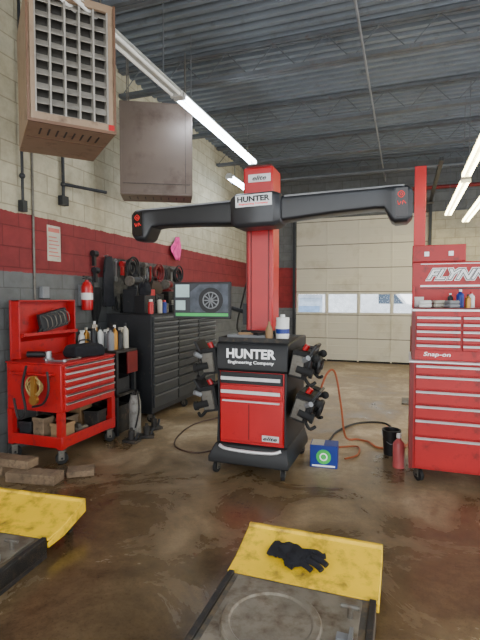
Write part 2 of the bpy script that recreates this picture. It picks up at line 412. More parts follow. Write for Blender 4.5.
thing('gas_pipe', 'black gas pipe with valve below the tan heater', 'pipe', M().cyl((-3.56, 3.62, 2.35), (-3.56, 3.62, 4.4), .014).box(-3.59, -3.53, 3.59, 3.65, 2.35, 2.46).sph((-3.56, 3.62, 2.7), .03), BLKM)
mb = M().cyl((-3.56, 4.2, 2.55), (-3.56, 4.2, 4.4), .018).cyl((-3.55, 4.2, 2.75), (-3.3, 4.62, 2.73), .018).sph((-3.56, 4.2, 2.75), .03).box(-3.59, -3.53, 4.15, 4.25, 2.52, 2.62)
thing('gas_pipe', 'dark gas pipe with shutoff valve feeding the brown heater', 'pipe', mb, BLKM)
thing('conduit', 'thin grey electrical conduit down the block wall', 'pipe', M().cyl((X0 + .013, 3.78, .0), (X0 + .013, 3.78, 4.45), .012), DSTEEL)

# ------------------------------------------------------------ chest helpers
cache = {}
def caster(parent, x, y, r=.05, rz=.4):
    k = ('c', r)
    if k not in cache:
        cache[k] = M().box(-.035, .035, -.035, .035, 2 * r + .012, 2 * r + .02).box(-.022, -.017, -.02, .03, r * .7, 2 * r + .012).box(.017, .022, -.02, .03, r * .7, 2 * r + .012).mesh('caster', DSTEEL)
        cache[k + ('w',)] = M().cyl((-.014, 0, r), (.014, 0, r), r, seg=20).cyl((-.024, 0, r), (.024, 0, r), r * .2, seg=8).mesh('wheel', RUB)
    c = part('caster', parent, cache[k], None, (x, y, 0), (0, 0, rz))
    part('wheel', c, cache[k + ('w',)], None)
def drawer(parent, x0, x1, z0, z1, y, md, mh, style='rail', th=.02):
    w = x1 - x0; h = z1 - z0; k = (round(w, 3), round(h, 3), md.name, mh.name, style)
    if k not in cache:
        cache[k] = M().box(-w / 2 + .003, w / 2 - .003, -th, 0, -h / 2 + .003, h / 2 - .003).mesh('drawer', md)
        if style == 'rail':
            hm = M().box(-w / 2 + .006, w / 2 - .006, -th - .014, -th + .002, h / 2 - .020, h / 2 - .008).box(-w / 2 + .006, w / 2 - .006, -th - .014, -th - .008, h / 2 - .025, h / 2 - .008)
        else:
            hm = M().box(-w * .47, w * .47, -th - .028, -th - .018, -.014, .014).box(-w * .4, -w * .4 + .02, -th - .02, -th, -.01, .01).box(w * .4 - .02, w * .4, -th - .02, -th, -.01, .01)
        cache[k + ('h',)] = hm.mesh('handle', mh)
    d = part('drawer', parent, cache[k], None, ((x0 + x1) / 2, y, (z0 + z1) / 2), bev=.003)
    part('handle', d, cache[k + ('h',)], None)

# ------------------------------------------------------------ wheel aligner console
A = top('wheel_alignment_machine', 'red and black wheel alignment console with tall column and camera beam', 'wheel aligner', (-1.2, 4.0, 0))
def rect(hx0, hx1, hy0, hy1, z): return [(hx0, hy0, z), (hx1, hy0, z), (hx1, hy1, z), (hx0, hy1, z)]
mb = M().face_loft([rect(-.37, .335, -.415, .40, .1), rect(-.37, .335, -.415, .40, .15), rect(-.32, .315, -.385, .36, .25), rect(-.31, .305, -.365, .35, .265)])
part('base_skirt', A, mb, BLK, bev=.01)
for x in (-.31, .28):
    for y in (-.36, .34): caster(A, x, y, .045, RD.uniform(-.5, .5))
part('cabinet_body', A, M().box(-.285, .285, -.345, .34, .26, .9), RED, bev=.008)
for s in (-1, 1):
    part('side_panel', A, M().prism([(s * .285, .265), (s * .312, .265), (s * .298, .6), (s * .308, .9), (s * .285, .9)], 'y', -.352, .35), BLK, bev=.004)
mb = M().prism([(-.35, .88), (-.368, .895), (-.362, 1.10), (-.34, 1.125), (.1, 1.15), (.36, 1.15), (.36, .88)], 'x', -.312, .318)
part('console_hood', A, mb, BLK, bev=.01)
mb = M().box(-.30, .30, -.30, .05, 1.13, 1.15).box(-.31, -.30, -.3, .05, 1.15, 1.165).box(.30, .31, -.3, .05, 1.15, 1.165).box(-.31, .31, -.31, -.3, 1.125, 1.165)
part('top_tray', A, mb, DARK)
ft = math.atan2(.006, .2)
text(A, 'HUNTER', .43, .08, (0, -.3665, 1.035), (pi / 2 - ft, 0, 0), TXTW, bold=.035, label='bold white lettering')
text(A, 'Engineering Company', .40, .034, (0, -.3685, .96), (pi / 2 - ft, 0, 0), TXTW, bold=.012, label='small white lettering')
drawer(A, -.275, .275, .775, .878, -.345, BLK, ALU, 'bar')
drawer(A, -.275, .275, .66, .768, -.345, RED, ALU, 'bar')
dr = part('door', A, M().box(-.275, .275, -.365, -.345, .29, .65), RED, bev=.006)
part('handle', dr, M().box(-.25, .25, -.382, -.365, .628, .64), ALU)
part('door_rib', dr, M().box(-.02, -.012, -.368, -.365, .31, .61), DRED)
text(dr, 'elite', .12, .03, (.17, -.369, .335), FR, TXTK, bold=.02, shear=.3, label='small model badge lettering')
part('badge', dr, M().box(.1, .245, -.3675, -.364, .31, .36), ALU)
part('foot_handle', A, M().tube([(-.27, -.395, .25), (-.2, -.415, .232), (0, -.42, .225), (.2, -.415, .232), (.27, -.395, .25)], .014), ALU)
mb = M().prism([(-.19, .1), (.06, .1), (.06, .32), (-.19, .32)], 'z', 1.14, 2.40)
part('column', A, mb, RED, bev=.012)
part('column_side_rail', A, M().box(-.205, -.19, .12, .30, 1.14, 2.40), DRED)
for xx in (-.15, .02): part('column_rail', A, M().box(xx - .005, xx + .005, .094, .1, 1.2, 2.15), DRED)
part('column_foot', A, M().box(-.24, .11, .06, .34, 1.14, 1.2), BLK, bev=.01)
hd = part('column_head', A, M().box(-.21, .07, .05, .33, 2.38, 2.685), RED, bev=.014)
part('head_cap', hd, M().box(-.19, .05, .07, .31, 2.685, 2.705), DRED, bev=.004)
part('head_label', hd, M().box(-.16, .05, .045, .051, 2.55, 2.62), ALU)
text(hd, 'elite', .13, .04, (-.055, .042, 2.585), FR, TXTK, shear=.3)
def rsec(x, hy, z0, z1):
    zc = (z0 + z1) / 2; hz = (z1 - z0) / 2; out = []
    N_ = 24
    for i in range(N_):
        a = 2 * pi * (i + .5) / N_; ca, sa = math.cos(a), math.sin(a); p = .26
        out.append((x, hy * math.copysign(abs(ca) ** p, ca), zc + hz * math.copysign(abs(sa) ** p, sa)))
    return out
def lerp_table(tab, x):
    for (xa, *va), (xb, *vb) in zip(tab, tab[1:]):
        if xa <= x <= xb:
            t = (x - xa) / (xb - xa); return [a + (b - a) * t for a, b in zip(va, vb)]
BT = [(0, .10, -.115, .11), (.25, .10, -.105, .11), (.62, .10, -.08, .106), (.98, .10, -.068, .102), (1.05, .105, -.075, .102), (1.10, .115, -.175, .102), (1.13, .12, -.195, .102), (1.22, .12, -.19, .097), (1.26, .10, -.15, .07)]
xs = [0, .12, .25, .4, .62, .8, .98, 1.05, 1.10, 1.13, 1.18, 1.22, 1.26]
BEAMM = mat('beam_black', (34, 35, 38), .32, var=.08)
secs = [rsec(-x, *lerp_table(BT, x)) for x in reversed(xs[1:])] + [rsec(x, *lerp_table(BT, x)) for x in xs]
beam = part('camera_beam', A, M().face_loft(secs), BEAMM, (-.015, -.04, 2.262), (0, -.02, 0))
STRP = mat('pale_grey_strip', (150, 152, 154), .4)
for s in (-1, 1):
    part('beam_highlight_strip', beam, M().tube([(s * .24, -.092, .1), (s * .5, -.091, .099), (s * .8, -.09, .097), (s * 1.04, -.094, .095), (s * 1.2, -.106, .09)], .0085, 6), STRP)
    px = s * 1.18
    part('pod_window', beam, M().box(px - .045, px + .045, -.126, -.11, -.15, .07), mat('smoked_lens', (24, 16, 18), .15))
    mb = M().tube([(px - .025, -.128, .03), (px + .0, -.128, .045), (px + .022, -.128, .02), (px + .0, -.128, -.005), (px - .022, -.128, .01)], .0028, 6, closed=True)
    mb.tube([(px - .03, -.128, -.03), (px - .02, -.128, -.06), (px - .005, -.128, -.035)], .0028, 6).tube([(px + .005, -.128, -.06), (px + .012, -.128, -.03), (px + .03, -.128, -.055)], .0028, 6)
    mb.ring((px, -.128, .02), .009, .0025, 'y', 12, 6)
    part('indicator_marks', beam, mb, TXTR)
def rr(x, y0, y1, z0, z1, c=.03):
    return [(x, y0 + c, z0), (x, y1 - c, z0), (x, y1, z0 + c), (x, y1, z1 - c), (x, y1 - c, z1), (x, y0 + c, z1), (x, y0, z1 - c), (x, y0, z0 + c)]
hub = part('beam_hub', beam, M().face_loft([rr(-.24, -.13, .1, -.12, .125, .03), (rr(-.18, -.165, .12, -.15, .145, .03)), rr(.15, -.165, .12, -.15, .145, .03), rr(.215, -.13, .1, -.12, .125, .03)]), mat('hub_black', (48, 49, 52), .35), bev=.012)
part('hub_label', hub, M().box(-.175, .15, -.173, -.163, .02, .122), ALU)
text(hub, 'HUNTER', .29, .048, (-.012, -.175, .084), FR, TXTK, bold=.035)
text(hub, 'Engineering Company', .26, .019, (-.012, -.175, .042), FR, TXTR)
part('monitor_arm', A, M().tube([(-.2, .2, 1.35), (-.32, .1, 1.4), (-.45, -.0, 1.45)], .02).box(-.24, -.2, .12, .28, 1.25, 1.45), BLK)
mo = part('monitor', A, M().box(-.28, .28, -.02, .02, -.17, .17).box(-.1, .1, .02, .05, -.1, .1), BLK, (-.58, -.05, 1.478), (0, 0, math.radians(6)), bev=.006)
SCR = mat('screen_glow', (140, 165, 165), .4, var=.4, emis=.4, ecol=(200, 220, 215))
SCD = mat('screen_dark', (30, 32, 38), .4, var=.7, scale=10, emis=.05, ecol=(90, 100, 115))
SCG = mat('screen_green', (40, 150, 70), .4, var=.2, emis=.35, ecol=(70, 190, 90))
part('screen', mo, M().m(1).box(-.262, .262, -.0225, -.02, -.15, .155).m(0).box(-.255, -.12, -.024, -.0225, .03, .148).m(0).box(-.255, -.16, -.024, -.0225, -.09, .0).m(2).box(-.255, .255, -.024, -.0225, -.146, -.118), [SCR, SCD, SCG])
SCT = mat('screen_tyre', (12, 12, 14), .5); SCB = mat('screen_car_body', (72, 78, 88), .5, var=.5, scale=14)
part('screen_car_picture', mo, M().prism([(-.11, -.11), (.255, -.11), (.255, .148), (-.02, .148), (-.11, .08)], 'y', -.0245, -.0225), SCB)
part('screen_wheel_picture', mo, M().cyl((.09, -.0245, .0), (.09, -.0265, .0), .118, seg=32), SCT)
mb = M().ring((.09, -.027, .0), .074, .007, 'y', 24, 6).cyl((.09, -.026, 0), (.09, -.029, 0), .02)
for i in range(10):
    a = i * pi / 5; mb.cyl((.09, -.027, .0), (.09 + .072 * math.cos(a), -.027, .072 * math.sin(a)), .006, seg=6)
part('screen_rim_picture', mo, mb, GREYP)
part('keyboard_shelf', A, M().box(-.26, .12, -.24, -.08, 1.15, 1.18), GREYP, bev=.004)
part('power_cable', A, M().tube([(-.25, .33, 1.1), (-.36, .3, 1.2), (-.3, .3, 1.5), (-.22, .3, 1.8)], .008), HOSE)
for s in (-1, 1):
    for z in (.5, .86):
        for y in (-.16, .2):
            part('clamp_hook', A, M().box(s * .29, s * .38, y - .015, y + .015, z, z + .03).box(s * .36, s * .38, y - .015, y + .015, z, z + .07), BLKM)

# wheel clamps ------------------------------------------------------
def clamp(loc, s, tilt, label):
    e = top('wheel_clamp', label, 'wheel clamp', loc, group='wheel clamps with targets'); e.rotation_euler = (0, tilt, 0); e.scale = (1.2, 1.05, 1.15)
    part('slide_bar', e, M().cyl((0, -.23, .03), (0, .23, .03), .014, seg=10).cyl((0, -.23, -.03), (0, .23, -.03), .014, seg=10).box(-.04, .04, -.25, -.21, -.07, .07).box(-.04, .04, .21, .25, -.07, .07), DSTEEL)
    part('centre_block', e, M().box(-.06, .06, -.12, .12, -.09, .09).cyl((0, 0, 0), (s * .1, 0, 0), .045).box(-.03, s * .08, -.19, -.1, -.05, .1), BLK, bev=.01)
    for y in (-.17, .17):
        mb = M().box(-.05, .06, y - .055, y + .055, -.09, .1)
        mb.cyl((s * .02, y, .04), (s * .1, y, .07), .02).sph((s * .1, y, .07), .03)
        mb.cyl((0, y * 1.4, -.02), (s * .1, y * 1.4, -.03), .028).cyl((s * .09, y * 1.4, -.03), (s * .11, y * 1.4, -.03), .036)
        mb.tube([(s * .05, y, -.08), (s * .1, y * 1.1, -.12), (s * .13, y * .9, -.1)], .012)
        part('claw_arm', e, mb, RUB, bev=.005)
    part('lock_knob', e, M().cyl((s * .04, -.26, .05), (s * .07, -.3, .08), .018), GREYP)
    part('release_button', e, M().cyl((s * .0, -.1, .08), (s * .02, -.1, .14), .02), RED)
    mb = M().ring((s * .11, 0, 0), .055, .016, 'x', 20, 8).cyl((s * .09, 0, 0), (s * .13, 0, 0), .028)
    for i in range(3):
        a = i * 2 * pi / 3; mb.cyl((s * .11, 0, 0), (s * .11, .055 * math.cos(a), .055 * math.sin(a)), .011, seg=6)
    part('hand_wheel', e, mb, BLK)
    t = part('target_plate', e, M().box(s * .02, s * .04, -.22, -.03, .07, .19).box(s * .015, s * .03, -.14, -.1, -.02, .09), BLK, (0, 0, 0), (0, s * .35, 0), bev=.004)
    mb = M()
    for a in range(3):
        for b in range(2): mb.cyl((s * .04, -.18 + a * .055, .1 + b * .05), (s * .0415, -.18 + a * .055, .1 + b * .05), .011 if a != b else .016, seg=10)
    part('target_dots', t, mb, GREYP)
    return e
clamp((-.80, 3.86, .96), 1, .2, 'black wheel clamp hung high on the console side with target plate')
clamp((-.79, 3.90, .60), 1, .3, 'black wheel clamp hung low on the console side')
clamp((-1.575, 3.86, .95), -1, -.15, 'black wheel clamp hung high behind the monitor side')
clamp((-1.585, 3.88, .62), -1, -.2, 'black wheel clamp hung low on the monitor side')
def bottle(loc, r, h, body, cap, label, name='bottle', cat='bottle', group=None, spray=False):
    e = top(name, label, cat, loc, group=group)
    part('body', e, M().lathe([(0, 0), (r, 0), (r, h * .68), (r * .9, h * .74), (r * .35, h * .84), (r * .35, h * .9)], seg=14), body)
    if spray: part('trigger_head', e, M().cyl((0, 0, h * .88), (0, 0, h * .95), r * .4).box(-r * .3, r * 1.1, -r * .3, r * .3, h * .93, h * 1.02).box(r * .6, r * .75, -.006, .006, h * .8, h * .95), cap)
    else: part('cap', e, M().cyl((0, 0, h * .88), (0, 0, h), r * .42, seg=12), cap)
    return e
e = top('wipes_tub', 'white plastic wipes tub with blue band on the console top', 'tub', (-.97, 3.8, 1.151))
part('tub_body', e, M().lathe([(.001, 0), (.055, 0), (.055, .15), (.05, .16), (.001, .16)]), WHITE)
part('lid', e, M().lathe([(.001, .16), (.056, .16), (.056, .185), (.02, .19), (.02, .21), (.001, .21)]), WHITE)
part('label_band', e, M().lathe([(.0555, .05), (.0565, .05), (.0565, .09), (.0555, .09)]), BLUE)
thing('cup', 'cream plastic cup on the console tray', 'cup', M().lathe([(.001, 0), (.03, 0), (.036, .1), (.032, .1), (.027, .006), (.001, .006)]), CREAM, (-1.04, 3.95, 1.151))
thing('scraper', 'small tan hand tool lying on the console shelf', 'tool', M().box(-.07, .04, -.012, .012, 0, .02).box(.04, .1, -.025, .025, .004, .01), CARD, (-1.3, 3.82, 1.181), (0, 0, .4))
thing('remote_handset', 'dark handheld remote lying on the console shelf', 'remote', M().box(-.03, .03, -.08, .08, 0, .025).cyl((0, .03, .025), (0, .03, .03), .012), BLK, (-1.16, 3.83, 1.181), (0, 0, -.5), bev=.006)
thing('pump_bottle', 'tan bottle standing beside the column foot', 'bottle', M().lathe([(.001, 0), (.03, 0), (.032, .08), (.02, .11), (.01, .13), (.01, .15)]), CARD, (-1.07, 3.735, 1.152))

bx = top('product_box', 'small dark blue cardboard box with green emblem on the floor', 'box', (-.66, 4.12, 0), .08)
part('carton', bx, M().box(-.12, .12, -.09, .09, 0, .2), [BLUE], bev=.004)
part('emblem', bx, M().cyl((0, -.0905, .1), (0, -.0925, .1), .065, seg=24), GREEN)
part('emblem_mark', bx, M().ring((0, -.094, .1), .03, .006, 'y', 16, 6), TXTW)
part('bottom_stripe', bx, M().box(-.1, .1, -.0925, -.09, .012, .026), TXTW)
part('top_print', bx, M().box(-.11, .0, -.08, .08, .2, .202), CREAM)

# ------------------------------------------------------------ hoses
thing('air_hose', 'orange air hose looping from the console across the floor', 'hose', M().tube([(-.82, 4.6, .45), (-.74, 4.7, .72), (-.66, 4.75, .74), (-.6, 4.78, .4), (-.56, 4.85, .06), (-.45, 4.95, .012), (-.33, 4.9, .012), (-.22, 4.74, .012), (.0, 4.82, .012), (.06, 5.0, .012)], .011), ORNG)
thing('power_cord', 'black cord looping over the floor beside the console', 'cord', M().tube([(-.76, 4.5, .012), (-.72, 4.8, .012), (-.68, 5.2, .012), (-.5, 5.6, .012), (-.2, 5.7, .012), (-.08, 5.3, .012), (-.12, 5.05, .012)], .011), HOSE)
thing('air_hose', 'second thin orange hose lying loose behind the product box', 'hose', M().tube([(-.5, 4.3, .012), (-.4, 4.45, .012), (-.42, 4.7, .012), (-.6, 4.62, .012)], .009), ORNG)
thing('power_cord', 'thin dark cord curving out beside the black tool cabinet', 'cord', M().tube([(-1.66, 4.3, .01), (-1.85, 4.0, .01), (-2.15, 4.1, .01), (-2.3, 4.5, .01), (-2.3, 5.0, .01), (-2.0, 5.5, .01), (-1.7, 5.6, .01)], .008), mat('brown_cord', (70, 48, 36), .6))

# ------------------------------------------------------------ red tool chest
T = top('roller_tool_cabinet', 'large glossy red roller tool cabinet with silver drawer trim on casters', 'tool cabinet', (.75, 3.95, 0))
part('cabinet_body', T, M().box(-.7, .7, 0, .62, .12, .985), RED2, bev=.006)
part('corner_trim', T, M().box(-.7, -.672, -.006, .0, .12, .985), DRED)
part('worktop_trim', T, M().box(-.71, .71, -.03, .63, .985, 1.0), ALU, bev=.003)
for z0, z1 in ((.895, .975), (.775, .89), (.655, .77), (.54, .65), (.4, .535), (.14, .395)):
    drawer(T, -.66, -.02, z0, z1, 0, RED2, ALU)
    drawer(T, .02, .66, z0, z1, 0, RED2, ALU)
for x in (-.62, .62):
    for y in (.07, .55): caster(T, x, y, .05, .6)
C2 = top('top_tool_chest', 'red top tool chest with slim drawers and raised lid', 'tool chest', (.75, 4.0, 1.0))
part('chest_body', C2, M().box(-.69, .69, 0, .5, 0, .40), RED2, bev=.005)
part('corner_trim', C2, M().box(-.69, -.665, -.006, 0, 0, .40), DRED)
for k, (a, b) in enumerate(((-.66, -.33), (-.32, .1), (.11, .66))):
    for i in range(5):
        drawer(C2, a, b, .36 - .056 * (i + 1), .36 - .056 * i, 0, RED2, ALU)
part('silver_trim', C2, M().box(-.69, .69, -.012, 0, .395, .41), ALU)
text(C2, 'Snap-on', .2, .042, (-.5, -.002, .045), FR, TXTW, shear=.15)
lid = part('lid', C2, M().box(-.69, .69, .47, .5, .41, .82).box(-.69, -.67, .3, .5, .41, .6), RED2, bev=.005)
part('name_outline', lid, M().box(-.62, .1, .466, .47, .80, .806), TXTW)
part('lid_stripe', lid, M().box(-.62, .1, .464, .47, .6, .615), TXTW)
part('lid_stripe', lid, M().box(-.62, .1, .464, .47, .58, .587), TXTK)
text(lid, 'FLYNN', .54, .115, (-.31, .469, .71), FR, TXTW, shear=.45, bold=.1, ext=.0008, label='white outline of the name lettering')
text(lid, 'FLYNN', .525, .101, (-.31, .4665, .71), FR, TXTK, shear=.45, bold=.06, ext=.001, label='black outline of the name lettering')
text(lid, 'FLYNN', .51, .088, (-.31, .464, .71), FR, TXTW, shear=.45, bold=.02, label='large italic white name lettering')
part('lid_tray', C2, M().box(-.67, .67, .02, .46, .40, .42), DRED)
tb = top('tool_box', 'small red steel tool box sitting on top of the raised chest', 'tool box', (.3, 4.53, 1.825))
part('box_body', tb, M().box(-.24, .2, -.03, .16, 0, .15), RED2, bev=.005)
for a in (-.14, .06): part('latch', tb, M().box(a, a + .04, -.036, -.03, .05, .09), ALU)
part('shelf_bracket', C2, M().box(-.69, -.2, .5, .7, .79, .823), RED2)
bottle((.43, 4.2, 1.421), .03, .15, BLUE, WHITE, 'small blue bottle in the chest top tray')
bottle((.52, 4.25, 1.421), .025, .13, WHITE, RED, 'small white bottle with red cap in the chest top tray')
bottle((.48, 4.13, 1.421), .022, .11, BRASS, BLK, 'small amber bottle in the chest top tray')
bottle((.36, 4.25, 1.421), .022, .12, BLKM, WHITE, 'small black bottle in the chest top tray')
for i, (x, y, m, l) in enumerate(((.16, 4.15, WHITE, 'white shop towel pad on the tool chest'), (.27, 4.2, CREAM, 'cream folded rag on the tool chest'), (.36, 4.1, GREYP, 'grey sanding pad on the tool chest'))):
    thing('folded_pad', l, 'pad', M().box(-.05, .05, -.04, .04, 0, .03).box(-.045, .05, -.035, .04, .03, .06), m, (x, y, 1.421), (0, 0, .3 * i), bev=.01)
thing('photo_card', 'small white card standing in the chest lid', 'card', M().box(-.04, .04, -.004, .004, 0, .09), WHITE, (.12, 4.42, 1.421), (-.15, 0, 0))
thing('spray_can', 'black aerosol can lying in the chest tray', 'can', M().cyl((-.09, 0, .03), (.07, 0, .03), .03).cyl((.07, 0, .03), (.1, 0, .03), .018), BLKM, (.22, 4.35, 1.421), (0, 0, .2))
e = top('bucket', 'black plastic bucket standing on the floor by the tool cabinet', 'bucket', (-.1, 4.62, 0))
part('pail', e, M().lathe([(.001, 0), (.07, 0), (.085, .23), (.09, .23), (.09, .24), (.078, .24), (.06, .01), (.001, .01)], seg=24), BLK)
part('bail_handle', e, M().tube([(-.09, 0, .22), (-.07, -.03, .16), (0, -.09, .12), (.07, -.03, .16), (.09, 0, .22)], .004), STEEL)
bottle((-.03, 4.28, 0), .05, .3, mat('pink_translucent', (186, 84, 84), .3), WHITE, 'pink plastic jug beside the tool cabinet', 'jug', 'jug')
e = top('car_lift_post', 'tall red steel vehicle lift column standing on the shop floor', 'car lift', (.18, 7.05, 0))
part('post', e, M().box(-.075, .075, -.08, -.06, 0.02, 3.33).box(-.075, -.055, -.06, .08, 0.02, 3.33).box(.055, .075, -.06, .08, 0.02, 3.33), RED, bev=.004)
part('base_plate', e, M().box(-.2, .2, -.2, .2, 0, .02), DSTEEL)
part('carriage', e, M().box(-.1, .1, -.11, .05, .5, 1.1), DRED)
part('cylinder', e, M().cyl((0, 0, .02), (0, 0, 2.6), .03), DSTEEL)

# ------------------------------------------------------------ left red service cart
K = top('tool_cart', 'red open tool cart with drawers, raised lid and lower shelf', 'tool cart', (-2.86, 3.7, 0), pi / 2)
part('top_box', K, M().box(-.4, .4, 0, .62, .47, .9).box(-.41, .41, -.01, .63, .9, .915), RED2, bev=.006)
for z0, z1 in ((.84, .895), (.775, .835), (.71, .77), (.645, .705), (.57, .64), (.48, .565)):
    drawer(K, -.37, .37, z0, z1, 0, RED2, ALU)
for x in (-.375, .375):
    for y in (.028, .592):
        part('leg', K, M().box(x - .028, x + .028, y - .028, y + .028, .14, .47), RED2)
part('lower_shelf', K, M().box(-.4, .4, 0, .62, .16, .19).box(-.4, .4, -.005, .01, .15, .25).box(-.4, .4, .61, .625, .15, .25).box(-.405, -.39, 0, .62, .15, .25).box(.39, .405, 0, .62, .15, .25), RED2, bev=.003)
for x in (-.36, .36):
    for y in (.04, .58): caster(K, x, y, .055, .8)
ld = part('lid', K, M().box(-.36, .42, .6, .62, .915, 1.48).box(-.36, -.345, .50, .6, .93, 1.48).box(.405, .42, .50, .6, .93, 1.48).box(-.36, .42, .50, .6, 1.465, 1.48), RED2, bev=.004)
part('lid_tray', ld, M().prism([(.6, 1.08), (.46, 1.14), (.46, 1.17), (.6, 1.12)], 'x', -.344, .404), RED2)
part('push_handle', K, M().tube([(-.4, .08, .82), (-.46, .1, .82), (-.46, .3, .82), (-.46, .5, .82), (-.4, .52, .82)], .012), RED2)
WLT = top('work_light', 'black caged work light leaning in the raised cart lid', 'work light', (-3.34, 3.78, 1.28), pi / 2 - .1)
part('lamp_body', WLT, M().box(-.17, .17, 0, .05, -.09, .09), BLKM, (0, 0, 0), (0, -.2, 0), bev=.006)
mb = M()
for i in range(6): mb.tube([(-.14 + i * .056, 0, -.07), (-.14 + i * .056, -.05, -.04), (-.14 + i * .056, -.05, .04), (-.14 + i * .056, 0, .07)], .005, 6)
part('cage', WLT, mb, DSTEEL, (0, 0, 0), (0, -.2, 0))
part('grip', WLT, M().cyl((-.14, .02, -.05), (-.2, -.0, -.12), .016), BLK)
e = top('tool_case', 'bulky black tool case with handle on the cart top', 'tool case', (-3.03, 3.84, .916), 1.3)
part('case_shell', e, M().face_loft([rect(-.17, .17, -.1, .1, 0), rect(-.18, .18, -.11, .11, .05), rect(-.16, .16, -.09, .09, .11), rect(-.12, .12, -.06, .06, .125)]), CLOTH, bev=.015)
part('case_handle', e, M().tube([(-.07, 0, .12), (-.05, 0, .16), (.05, 0, .16), (.07, 0, .12)], .009), BLK)
e = top('grinder', 'dark handheld power tool on the cart top', 'power tool', (-3.27, 3.47, .966), .3)
part('motor_body', e, M().cyl((-.1, 0, 0), (.06, 0, 0), .03).cyl((.06, 0, 0), (.1, 0, -.005), .026), BLK)
part('head', e, M().cyl((.1, 0, -.035), (.1, 0, .03), .03).cyl((.1, 0, -.045), (.1, 0, -.035), .05), STEEL)
for i, (x, y, m, l, rz) in enumerate(((-3.02, 3.42, STEEL, 'long steel ratchet lying on the cart top', .1), (-2.96, 3.57, DSTEEL, 'grimy wrench lying on the cart top edge', 1.5), (-3.32, 4.03, BLKM, 'black socket bar on the cart top', .2))):
    thing('hand_tool', l, 'tool', M().box(-.1, .08, -.009, .009, 0, .014).cyl((.09, 0, 0), (.09, 0, .02), .022).cyl((-.1, 0, 0), (-.1, 0, .018), .014), m, (x, y, .916), (0, 0, rz))
e = top('hose_coil', 'coil of tan cord hanging on the cart end', 'cord', (-3.05, 3.2, .72))
mb = M()
for i in range(5): mb.ring((RD.uniform(-.01, .01), -.012 * i + .02, RD.uniform(-.02, .02)), .055 + .006 * i, .008, 'y', 20, 6)
part('cord_loops', e, mb, mat('tan_cord', (160, 134, 78), .7, dirt=(90, 74, 50), damt=.3))
part('gauge_head', e, M().cyl((.02, -.03, -.11), (.02, -.06, -.11), .042, seg=20).box(-.01, .03, -.05, -.01, -.1, .1), BRASS)
thing('hose', 'short black hose hanging down the cart end', 'hose', M().tube([(-3.15, 3.2, .9), (-3.2, 3.2, .7), (-3.17, 3.2, .5), (-3.25, 3.2, .42), (-3.3, 3.2, .6)], .011), HOSE)
thing('hose', 'black air hose draped over the cart end rail', 'hose', M().tube([(-2.92, 3.2, .86), (-2.9, 3.19, .7), (-2.96, 3.19, .58), (-3.08, 3.19, .54)], .01), HOSE)
for i, (x, y, m, l, n, sz) in enumerate((
        (-2.98, 3.45, CARD, 'brown cardboard parts box on the cart shelf', 'parts_box', (.14, .16, .16)),
        (-3.18, 3.42, WOOD, 'weathered wooden crate on the cart shelf', 'parts_crate', (.13, .12, .2)),
        (-3.35, 3.44, BLKM, 'black plastic case on the cart shelf', 'tool_case', (.14, .14, .15)),
        (-2.98, 3.93, DARK, 'dark greasy parts tub on the cart shelf', 'parts_tub', (.16, .16, .17)),
        (-3.2, 3.72, RUST, 'rusty parts tray on the cart shelf', 'parts_tray', (.2, .2, .14)),
        (-3.2, 3.94, CARD, 'torn brown box of parts on the cart shelf', 'parts_box', (.2, .16, .2)))):
    a, b, c = sz
    thing(n, l, 'box', M().box(-a / 2, a / 2, -b / 2, b / 2, 0, c).box(-a / 2 - .006, a / 2 + .006, -b / 2 - .006, b / 2 + .006, c * .8, c), m, (x, y, .191), (0, 0, RD.uniform(-.12, .12)), bev=.005)
thing('bottle_jack', 'oily steel ram lying on the cart shelf edge', 'jack', M().cyl((-.09, 0, .03), (.07, 0, .03), .03).cyl((.07, 0, .03), (.09, 0, .03), .015).box(-.06, -.02, -.03, .03, .05, .09), DSTEEL, (-2.98, 3.7, .191), (0, 0, 1.45))

for i, (x, y, z, a, b, c, rz, l) in enumerate((
        (-2.84, 2.95, 0, .44, .15, .08, .15, 'dirty wood block lying on the floor by the cart'),
        (-3.35, 3.02, 0, .38, .15, .08, -.1, 'chunky dirty timber block on the floor by the cart'),
        (-3.12, 3.0, .081, .42, .13, .07, .05, 'weathered timber stacked on the wood blocks'),
        (-2.58, 3.2, 0, .22, .16, .05, .6, 'small square wood pad beside the cart caster'))):
    thing('wood_block', l, 'wood block', M().box(-a / 2, a / 2, -b / 2, b / 2, 0, c), WOOD, (x, y, z), (0, 0, rz), bev=.006)

# ------------------------------------------------------------ bench
W = top('workbench', 'dark steel bench crowded with spray bottles', 'workbench', (-3.2, 4.4, 0))
part('bench_top', W, M().box(-.36, .3, -.2, .2, .9, .93), DARK, bev=.004)
for x in (-.33, .27):
    for y in (-.17, .17): part('leg', W, M().box(x - .02, x + .02, y - .02, y + .02, 0, .9), BLKM)
part('shelf', W, M().box(-.35, .29, -.19, .19, .42, .45), DARK)
part('front_panel', W, M().box(.29, .31, -.0, .2, .66, .9), DRED, bev=.004)
cols = [(WHITE, 'white'), (CREAM, 'cream'), (BLKM, 'black'), (BRASS, 'amber'), (GREYP, 'grey'), (DRED, 'dark red')]
k = 0
for ix in range(3):
    for iy in range(4):
        m, cn = cols[(ix * 2 + iy * 3 + ix * iy) % 6]
        bottle((-3.42 + ix * .2 + RD.uniform(-.02, .02), 4.26 + iy * .09, .931), .038, RD.uniform(.2, .32), m, cols[k % 3][0], cn + ' spray bottle standing on the dark workbench', 'spray_bottle', 'bottle', 'spray bottles on the workbench', spray=(k % 2 == 0)); k += 1
thing('parts_bin', 'dark plastic bin on the bench lower shelf', 'bin', M().box(-.15, .15, -.12, .12, 0, .02).box(-.15, -.14, -.12, .12, .02, .2).box(.14, .15, -.12, .12, .02, .16).box(-.14, .14, -.12, -.11, .02, .18).box(-.14, .14, .11, .12, .02, .18), BLKM, (-3.1, 4.4, .451), bev=.004)
